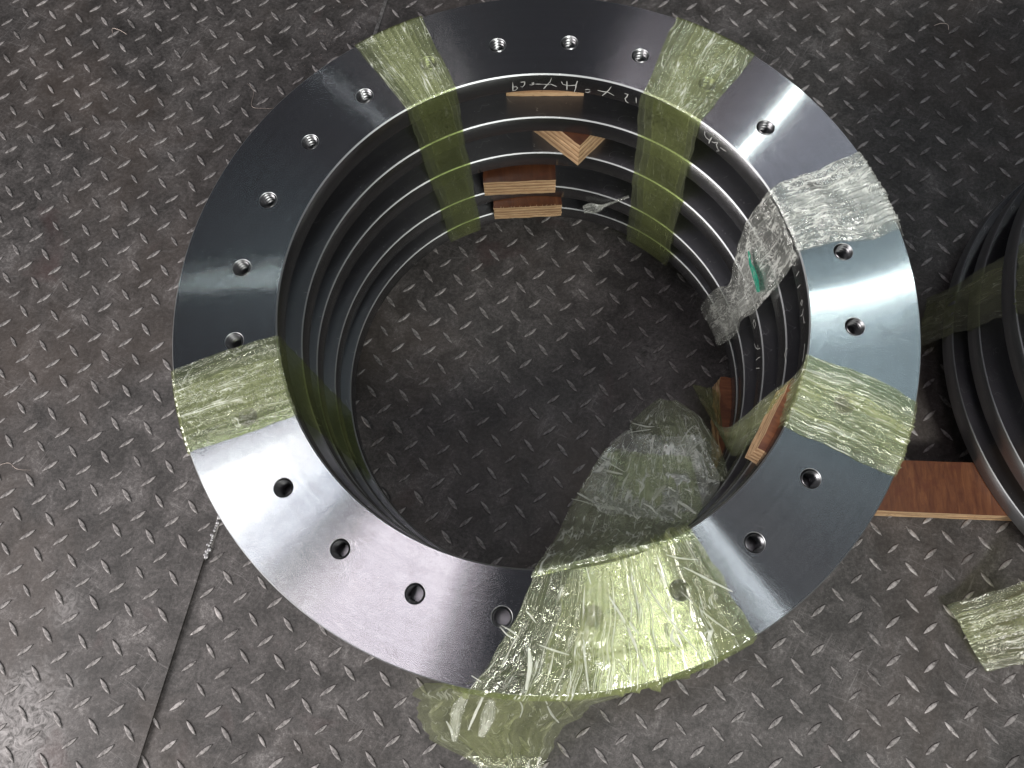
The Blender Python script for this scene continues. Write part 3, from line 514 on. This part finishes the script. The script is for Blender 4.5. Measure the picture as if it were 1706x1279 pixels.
# ------------------------------------------------------------------ plywood
def ply_block(name, c, ang, lx, ly, z0, z1, label, cat='wood block', group='plywood spacer blocks', splinters=0, ragged=0.0, seed=1, layers=9, face=None):
    """c = centre of the block; z0..z1 height; built about its own centre"""
    rng = random.Random(seed); root = empty(name, (c[0], c[1], z0), label=label, cat=cat, group=group); root.rotation_euler.z = R(ang)
    h = (z1 - z0)
    def outline(ins):
        pts = []; k = 10
        for (ax, ay), (bx, by) in zip(((-1, -1), (1, -1), (1, 1), (-1, 1)), ((1, -1), (1, 1), (-1, 1), (-1, -1))):
            for i in range(k):
                t = i / k; x = (ax + (bx - ax) * t) * (lx / 2 - ins); y = (ay + (by - ay) * t) * (ly / 2 - ins)
                j = ragged * rng.uniform(-1, 1) if i else ragged * 0.3
                pts.append((x + rng.uniform(-.0012, .0012) + j * 0.5, y + rng.uniform(-.0012, .0012) + j))
        return pts
    for L in range(layers):
        za = h * L / layers + (0.0005 if L else 0); zb = h * (L + 1) / layers - 0.0005
        if L == layers - 1: zb = h
        pts = outline(0.0 if L % 2 == 0 else rng.uniform(0.0008, 0.003))
        n = len(pts); V = [(x, y, za) for x, y in pts] + [(x, y, zb) for x, y in pts]
        F = [tuple(range(n - 1, -1, -1)), tuple(range(n, 2 * n))] + [(i, (i + 1) % n, n + (i + 1) % n, n + i) for i in range(n)]
        top = L == layers - 1; mi = [0, 1 if top else 0] + [0] * n
        link('ply', mesh('ply', V, F, [PLY_L if L % 2 == 0 else PLY_D, face or PLY_F], midx=mi), root)
    if splinters:
        V = []; F = []
        for i in range(splinters):
            x = rng.uniform(-lx / 2, lx / 2); y = -ly / 2 + rng.uniform(-.001, .004); b = len(V); l = rng.uniform(.003, .009); w = rng.uniform(.001, .002)
            V += [(x - w, y, h - .001), (x + w, y, h - .001), (x + w * .3, y + l * .5, h + .002 + l * .3), (x, y - .001, h + l * .5)]
            F += [(b, b + 1, b + 2), (b, b + 1, b + 3), (b + 1, b + 2, b + 3), (b, b + 3, b + 2)]
        link('splinters', mesh('splinters', V, F, SPLINT), root, kind='stuff')
    return root
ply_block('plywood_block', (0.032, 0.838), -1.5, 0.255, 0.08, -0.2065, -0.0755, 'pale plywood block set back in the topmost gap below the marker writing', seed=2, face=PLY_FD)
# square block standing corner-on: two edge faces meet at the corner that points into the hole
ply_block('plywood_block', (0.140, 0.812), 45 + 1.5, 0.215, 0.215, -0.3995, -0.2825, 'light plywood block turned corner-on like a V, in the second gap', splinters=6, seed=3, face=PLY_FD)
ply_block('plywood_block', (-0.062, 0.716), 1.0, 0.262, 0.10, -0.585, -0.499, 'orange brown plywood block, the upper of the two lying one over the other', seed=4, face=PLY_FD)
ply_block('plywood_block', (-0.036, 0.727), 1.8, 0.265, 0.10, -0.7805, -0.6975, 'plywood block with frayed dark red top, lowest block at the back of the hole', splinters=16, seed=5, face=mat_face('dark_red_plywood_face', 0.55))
ply_block('plywood_block', (0.655, -0.335), 60, 0.22, 0.085, -0.2065, -0.0755, 'orange plywood block under the twisted film on the right side of the hole', splinters=4, seed=6)
ply_block('plywood_block', (-0.62, -0.50), -52, 0.26, 0.10, -0.3995, -0.2825, 'brown plywood block in a gap at the lower left of the hole', seed=7)
ply_block('plywood_block', (-0.075, 0.86), 0.0, 0.24, 0.16, -0.6215, -0.4755, 'dark plywood block hidden behind the upper of the two stacked plywood blocks', seed=8)
# blocks that carry the rings farther round, only glimpsed in the gaps
for k, (a, z0, z1, zi) in enumerate(((222, -0.2065, -0.0755, 0), (325, -0.3995, -0.2825, 1), (215, -0.6215, -0.4755, 2), (330, -0.6215, -0.4755, 2), (218, -0.7805, -0.6975, 3), (328, -0.7805, -0.6975, 3))):
    rr = 0.87
    gp = ('topmost', 'second', 'third', 'lowest')[zi]
    ply_block('plywood_block', (rr * math.cos(R(a)), rr * math.sin(R(a))), a - 90, 0.24, 0.10, z0, z1,
              'brown plywood block deep in the %s gap towards the %s' % (gp, 'lower left' if a < 270 else 'lower right'), seed=20 + k, layers=5)
for k, (a, z0, z1, gp) in enumerate(((200, -0.3995, -0.2825, 'second'), (205, -0.6215, -0.4755, 'third'), (203, -0.7805, -0.6975, 'lowest'), (198, -0.2065, -0.0755, 'topmost'))):
    ply_block('plywood_block', (S2[0] + 0.84 * math.cos(R(a)), S2[1] + 0.84 * math.sin(R(a))), a - 90, 0.24, 0.10, z0, z1,
              'plywood block set back in the %s gap of the right hand stack' % gp, seed=40 + k, layers=5)
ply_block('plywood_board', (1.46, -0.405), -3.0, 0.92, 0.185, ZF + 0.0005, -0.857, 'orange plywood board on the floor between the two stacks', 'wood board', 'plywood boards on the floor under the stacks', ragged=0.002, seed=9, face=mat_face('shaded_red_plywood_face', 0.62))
ply_block('plywood_board', (0.79, -0.17), 84, 0.36, 0.24, ZF + 0.0005, -0.857, 'ragged orange plywood board poking out under the bottom ring, right side of the hole', 'wood board', 'plywood boards on the floor under the stacks', ragged=0.010, splinters=6, seed=10)
ply_block('plywood_board', (-0.86, 0.15), 88, 0.36, 0.18, ZF + LIFT + 0.0005 - LIFT, -0.857, 'dark plywood board carrying the left side of the near stack', 'wood board', 'plywood boards on the floor under the stacks', seed=11)
ply_block('plywood_board', (3.1, 0.3), 0, 0.9, 0.2, ZF + 0.0005, -0.857, 'plywood board under the far side of the right hand stack', 'wood board', 'plywood boards on the floor under the stacks', seed=12)

# ------------------------------------------------------------------ stretch film
def pol(r, a, z, c=(0, 0)): return (c[0] + r * math.cos(R(a)), c[1] + r * math.sin(R(a)), z)
def cr(P, t):
    n = len(P) - 1; i = min(int(t), n - 1); f = t - i
    p0, p1, p2, p3 = P[max(i - 1, 0)], P[i], P[i + 1], P[min(i + 2, n)]
    return 0.5 * ((2 * p1) + (p2 - p0) * f + (2 * p0 - 5 * p1 + 4 * p2 - p3) * f * f + (3 * p1 - p0 - 3 * p2 + p3) * f ** 3)
def ridged(v, s=1.0):
    return 1 - abs(noise.noise(v * s)) * 2
def film(name, stations, nu, nv, mat, parent, amp, pleat=0.0, crumple=0.0, side=1, linear=False, seed=0.0, edge=0.0, onlypos=True, freq=9.0, pfan=7.0, clampfn=None, polar=None):
    Ls = [Vector(a) for a, b in stations]; Rs = [Vector(b) for a, b in stations]
    n = len(stations) - 1; P = np.zeros((nv + 1, nu + 1, 3)); vlen = [0.0]; prev = None
    for j in range(nv + 1):
        t = n * j / nv
        if linear:
            i = min(int(t), n - 1); f = t - i; a = Ls[i].lerp(Ls[i + 1], f); b = Rs[i].lerp(Rs[i + 1], f)
        else: a, b = cr(Ls, t), cr(Rs, t)
        m = (a + b) / 2
        if polar is not None: m = Vector(pol(*m, polar))
        if prev is not None: vlen.append(vlen[-1] + (m - prev).length)
        prev = m
        e0 = edge * (noise.noise(Vector((vlen[-1] * 6, seed, 1))) + 0.5 * noise.noise(Vector((vlen[-1] * 19, seed, 4))))
        e1 = edge * (noise.noise(Vector((vlen[-1] * 6, seed, 9))) + 0.5 * noise.noise(Vector((vlen[-1] * 19, seed, 14))))
        for i in range(nu + 1):
            u = i / nu; w = e0 + (1 + e1 - e0) * u; q = a.lerp(b, w); P[j, i] = q if polar is None else pol(*q, polar)
    du = np.gradient(P, axis=1); dv = np.gradient(P, axis=0)
    N = np.cross(du, dv); N /= (np.linalg.norm(N, axis=2, keepdims=True) + 1e-12); N *= side
    for j in range(nv + 1):
        v = vlen[j]
        for i in range(nu + 1):
            u = i / nu; d = amp * 0.5
            wq = Vector((P[j, i][0], P[j, i][1], P[j, i][2]))
            if pleat:
                s = u * pfan + 0.5 * noise.noise(Vector((u * 3, v * 2.2, seed)))
                rdg = ridged(Vector((s * 1.7, v * 0.9, seed + 3))); d += pleat * (max(0, rdg) ** 5 + 0.35 * max(0, ridged(Vector((s * 4.1, v * 1.6, seed + 8)))) ** 4)
            if crumple:
                d += crumple * (1.2 * abs(noise.noise(wq * freq * 0.6 + Vector((seed, 0, 0)))) + 0.7 * abs(noise.noise(wq * freq * 1.5 + Vector((0, seed, 0)))) + 0.25 * abs(noise.noise(wq * freq * 3.7)) - 0.35)
            if crumple or pleat: d = amp * 0.5 + (d - amp * 0.5) * min(1.0, 0.12 + 7 * min(u, 1 - u))
            d += amp * noise.noise(wq * 14 + Vector((seed, seed, 0)))
            if onlypos: d = max(d, 0.0006)
            P[j, i] += N[j, i] * d
            if clampfn: P[j, i] = clampfn(P[j, i])
    V = [tuple(P[j, i]) for j in range(nv + 1) for i in range(nu + 1)]
    F = []; UV = []
    for j in range(nv):
        for i in range(nu):
            a = j * (nu + 1) + i; F.append((a, a + 1, a + nu + 2, a + nu + 1))
            UV += [(i / nu, vlen[j]), ((i + 1) / nu, vlen[j]), ((i + 1) / nu, vlen[j + 1]), (i / nu, vlen[j + 1])]
    me = mesh(name, V, F, mat, smooth=True)
    ul = me.uv_layers.new(name='UVMap')
    ul.data.foreach_set('uv', [c for q in UV for c in (q[0], q[1] + seed)])
    return link(name, me, parent)
def arcst(rows, c=(0, 0)):   # rows of (r, azL, azR, z) turned into straight left/right stations
    return [((r, aL, z), (r, aR, z)) for r, aL, aR, z in rows]
def band(label, a_out, a_in, a_bot, mat_top, mat_in, seed, grp='stretch film bands wrapped round the rings', zin=-0.86, pleat=0.004, side=1):
    root = empty('stretch_film', (0, 0, 0), label=label, cat='plastic film', group=grp)
    t = 0.0015
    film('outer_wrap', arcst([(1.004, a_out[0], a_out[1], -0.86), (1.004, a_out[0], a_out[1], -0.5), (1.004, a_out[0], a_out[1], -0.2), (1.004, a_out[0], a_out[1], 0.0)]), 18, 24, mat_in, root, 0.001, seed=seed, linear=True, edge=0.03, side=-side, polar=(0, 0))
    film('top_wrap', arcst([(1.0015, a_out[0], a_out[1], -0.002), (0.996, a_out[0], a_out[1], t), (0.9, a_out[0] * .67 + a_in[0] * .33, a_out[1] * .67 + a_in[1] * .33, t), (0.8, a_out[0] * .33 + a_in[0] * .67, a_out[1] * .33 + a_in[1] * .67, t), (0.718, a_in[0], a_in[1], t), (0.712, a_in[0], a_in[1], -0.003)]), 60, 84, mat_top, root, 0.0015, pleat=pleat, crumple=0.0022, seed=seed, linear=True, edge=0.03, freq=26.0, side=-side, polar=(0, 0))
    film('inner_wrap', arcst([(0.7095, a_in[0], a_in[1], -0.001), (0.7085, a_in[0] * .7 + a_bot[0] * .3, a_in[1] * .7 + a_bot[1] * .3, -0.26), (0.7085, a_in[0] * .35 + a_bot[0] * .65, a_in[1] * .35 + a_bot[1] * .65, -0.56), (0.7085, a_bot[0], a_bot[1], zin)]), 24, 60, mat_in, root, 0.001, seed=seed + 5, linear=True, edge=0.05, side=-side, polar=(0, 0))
    return root
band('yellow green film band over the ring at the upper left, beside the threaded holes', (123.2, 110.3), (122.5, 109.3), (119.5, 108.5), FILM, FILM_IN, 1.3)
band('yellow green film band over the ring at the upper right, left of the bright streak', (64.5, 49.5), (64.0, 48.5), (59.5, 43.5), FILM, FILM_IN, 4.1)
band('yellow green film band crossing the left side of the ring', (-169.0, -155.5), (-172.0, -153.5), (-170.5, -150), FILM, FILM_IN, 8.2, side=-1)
# clear crumpled band on the right
root = empty('stretch_film', (0, 0, 0), label='clear colourless crumpled film band on the right side of the ring', cat='plastic film', group='stretch film bands wrapped round the rings')
film('outer_wrap', arcst([(1.004, 25, 9, -0.86), (1.004, 25, 9, -0.3), (1.004, 25, 9, 0.0)]), 12, 20, FILM_CLEAR, root, 0.001, seed=2.2, linear=True, polar=(0, 0))
film('top_wrap', arcst([(1.002, 25, 10, -0.002), (0.996, 25, 10, .0015), (0.86, 25, 10, .0015), (0.718, 25.5, 9, .0015), (0.712, 25.5, 9, -0.003)]), 80, 100, FILM_CLEAR, root, 0.002, pleat=0.006, crumple=0.006, seed=2.9, linear=True, edge=0.06, freq=20.0, side=-1, polar=(0, 0))
film('inner_wrap', arcst([(0.7095, 25.5, 8, -0.001), (0.700, 26, 7, -0.16), (0.690, 23, 7, -0.34), (0.675, 19.5, 8, -0.45), (0.695, 24, 8, -0.60), (0.703, 26, 12, -0.86)]), 60, 90, FILM_CLEAR, root, 0.002, pleat=0.004, crumple=0.012, seed=6.6, edge=0.035, freq=14.0, side=-1, onlypos=False, polar=(0, 0))
# band on the lower right: flat over the top, then twisted down inside
root = empty('stretch_film', (0, 0, 0), label='yellow green film band on the lower right, twisting into a rope down inside the hole', cat='plastic film', group='stretch film bands wrapped round the rings')
film('outer_wrap', arcst([(1.004, -18.5, -29.5, -0.86), (1.004, -18.5, -29.5, -0.3), (1.004, -18.5, -29.5, 0.0)]), 12, 20, FILM, root, 0.001, seed=3.2, linear=True, polar=(0, 0))
film('top_wrap', arcst([(1.002, -18.0, -30.0, -0.002), (0.996, -18.0, -30.0, .0015), (0.86, -16, -30.5, .0015), (0.718, -14.0, -31.2, .0015), (0.712, -14.0, -31.2, -0.003)]), 70, 90, FILM_DENSE, root, 0.002, pleat=0.006, crumple=0.003, seed=3.9, linear=True, edge=0.05, freq=24.0, side=-1, pfan=9, polar=(0, 0))
film('twisted_wrap', D_B4i, 36, 110, FILM_TAIL, root, 0.002, pleat=0.010, crumple=0.006, seed=7.7, freq=16.0, onlypos=False, pfan=5)
# the wide crumpled band at the bottom, with the loose tail outside
root = empty('stretch_film', (0, 0, 0), label='wide gathered yellow green film fanned over the bottom of the ring, crumpled inside the hole', cat='plastic film', group='stretch film bands wrapped round the rings')
def keep_top(p):
    if p[2] > -0.02 and math.hypot(p[0], p[1]) > 0.7144: p[2] = max(p[2], 0.0025)
    elif math.hypot(p[0], p[1]) > 0.706 and p[2] <= -0.02: s = 0.706 / math.hypot(p[0], p[1]); return np.array([p[0] * s, p[1] * s, p[2]])
    return p
D_B6top = [((.706, -92.5, -.10), (.706, -55, -.10)), ((.7085, -91.7, -.006), (.7085, -60, -.006)), ((.7200, -91.8, .004), (.7200, -60, .004)), ((.80, -94.5, .006), (.80, -60, .006)), ((.90, -97.5, .006), (.90, -60.2, .006)), ((.996, -100, .003), (.996, -60.8, .003)), ((1.004, -100.3, -.004), (1.004, -61, -.004)), ((1.006, -101, -.07), (1.006, -62, -.07))]
film('fanned_wrap', D_B6top, 150, 200, FILM_DENSE, root, 0.003, pleat=0.013, crumple=0.010, seed=5.5, freq=9.0, edge=0.03, pfan=9, side=-1, linear=True, polar=(0, 0))
film('hanging_wrap', D_shC, 90, 120, FILM_HANG, root, 0.002, pleat=0.008, crumple=0.016, seed=5.9, freq=7.0, edge=0.012, onlypos=False, pfan=6, side=1, clampfn=keep_top)
film('crumpled_wrap', D_shB, 100, 110, FILM_CLEAR, root, 0.003, pleat=0.010, crumple=0.035, seed=9.1, freq=6.5, edge=0.03, onlypos=False, side=1, clampfn=keep_top)
film('crumpled_wrap', D_shA, 80, 90, FILM_HANG, root, 0.003, pleat=0.006, crumple=0.024, seed=3.3, freq=6.0, edge=0.02, onlypos=False, side=1)
def wide(st_): return (Vector(st_[1][0]) - Vector(st_[1][1])).length > 0.014
for q_, st_ in enumerate(D_folds): film('film_fold', st_, 6, 22, FILM_SOFT if wide(st_) else FILM_WHITE, root, 0.002, crumple=0.004, seed=20.0 + q_, freq=26.0, edge=0.3, onlypos=False)
def keep_out(p):
    r = math.hypot(p[0], p[1])
    if p[2] < -0.01 and r < 1.012: s = 1.012 / r; return np.array([p[0] * s, p[1] * s, p[2]])
    if p[2] < ZF + 0.008: p[2] = ZF + 0.008 
    return p
film('loose_tail', D_B6t, 90, 130, FILM_TAIL, root, 0.003, pleat=0.012, crumple=0.020, seed=11.5, freq=6.0, edge=0.07, linear=True, onlypos=False, pfan=6, side=1, clampfn=keep_out)
# right hand stack
root = empty('stretch_film', (0, 0, 0), label='dim yellow green film band down the side of the right hand stack', cat='plastic film', group='stretch film bands wrapped round the rings')
film('side_wrap', arcst([(1.03, 157, 170, -0.97), (1.008, 158, 170, -0.80), (1.006, 160, 174, -0.45), (1.006, 162, 178, -0.1), (1.003, 162.5, 178.5, 0.0)]), 40, 90, FILM_TAIL, root, 0.004, pleat=0.008, crumple=0.006, seed=12.5, edge=0.06, side=-1, polar=S2)
film('top_wrap', arcst([(1.003, 162.5, 178.5, 0.0), (0.99, 162.5, 178.5, 0.004), (0.72, 161, 180, 0.004)]), 24, 24, FILM, root, 0.001, seed=13.5, linear=True, side=-1, polar=S2)
tail = film('film_tail', D_low, 50, 70, FILM_TAIL, None, 0.004, pleat=0.010, crumple=0.014, seed=14.5, freq=6.0, edge=0.05, onlypos=False, pfan=5)
tag(tail, 'loose pale green film tail hanging at the right edge, below the right hand stack', 'plastic film', 'stretch film bands wrapped round the rings')
# teal scrap and clear scrap on the bore
def scrap(name, rows, mat, r, label, seed, crumple):
    st = [((r * math.cos(a[0]), r * math.sin(a[0]), a[1]), (r * math.cos(b[0]), r * math.sin(b[0]), b[1])) for a, b in rows]
    o = film(name, st, 14, 40, mat, None, 0.002, crumple=crumple, seed=seed, edge=0.12, freq=30.0, onlypos=False)
    return tag(o, label, 'film scrap')
scrap('tape_scrap', D_green, FILM_GREEN, 0.676, 'small shiny teal green tape scrap inside the hole on the right', 2.0, 0.010)
scrap('film_scrap', D_clr, FILM_CLEAR, 0.700, 'small crumpled clear film scrap right of the lowest plywood block', 3.0, 0.010)

# ------------------------------------------------------------------ swarf and crumbs on the floor
def curl(name, pts, r, label, mat=SWARF):
    P = [Vector(q) for q in pts]; n = (len(P) - 1) * 6; V = []; F = []
    for j in range(n + 1):
        t = (len(P) - 1) * j / n; c = cr(P, t); d = (cr(P, min(t + .05, len(P) - 1)) - cr(P, max(t - .05, 0))).normalized()
        s = d.cross(Vector((0, 0, 1))).normalized(); w = r * (1 - 0.6 * abs(2 * j / n - 1))
        for q in (c + s * w, c + Vector((0, 0, w)), c - s * w): V.append(tuple(q))
        if j:
            b = len(V) - 6
            for i in range(3): F.append((b + i, b + (i + 1) % 3, b + 3 + (i + 1) % 3, b + 3 + i))
    o = link(name, mesh(name, V, F, mat, smooth=True)); return tag(o, label, 'metal shaving', 'shavings lying on the tread plate')
for pts, lab in zip(D_shav, ('pale curved shaving on the dark floor at the upper right', 'pinkish bent shaving on the floor at the upper left', 'thin wavy wire shaving at the left edge of the floor', 'thin hooked wire lying against the ring at the upper left')):
    z = ZF + 0.006 if lab.endswith('upper right') else ZF + LIFT + 0.005
    curl('metal_shaving', [(x, y, z + (0.008 if 0 < i < 3 else 0)) for i, (x, y) in enumerate(pts)], 0.0024 if 'thin' not in lab else 0.0013, lab)
V = []; F = []; rng = random.Random(11)
for (x, y) in D_fleck:
    for _ in range(14):
        q = (x + rng.gauss(0, .05), y + rng.gauss(0, .05)); b = len(V); s = rng.uniform(.0012, .0035); z = (LIFT if q[0] < seam_x(q[1]) else 0) + ZF
        V += [(q[0] - s, q[1], z), (q[0] + s, q[1] + s * .4, z), (q[0], q[1] + s, z), (q[0], q[1], z + s)]; F += [(b, b + 1, b + 3), (b + 1, b + 2, b + 3), (b + 2, b, b + 3)]
for _ in range(500):
    q = (rng.uniform(-2.8, 2.8), rng.uniform(-1.5, 2.3)); b = len(V); s = rng.uniform(.0008, .0022); z = (LIFT if q[0] < seam_x(q[1]) else 0) + ZF
    V += [(q[0] - s, q[1], z), (q[0] + s, q[1] + s * .4, z), (q[0], q[1] + s, z), (q[0], q[1], z + s)]; F += [(b, b + 1, b + 3), (b + 1, b + 2, b + 3), (b + 2, b, b + 3)]
tag(link('metal_crumbs', mesh('metal_crumbs', V, F, SWARF)), 'bright metal crumbs scattered over the tread plate', kind='stuff')
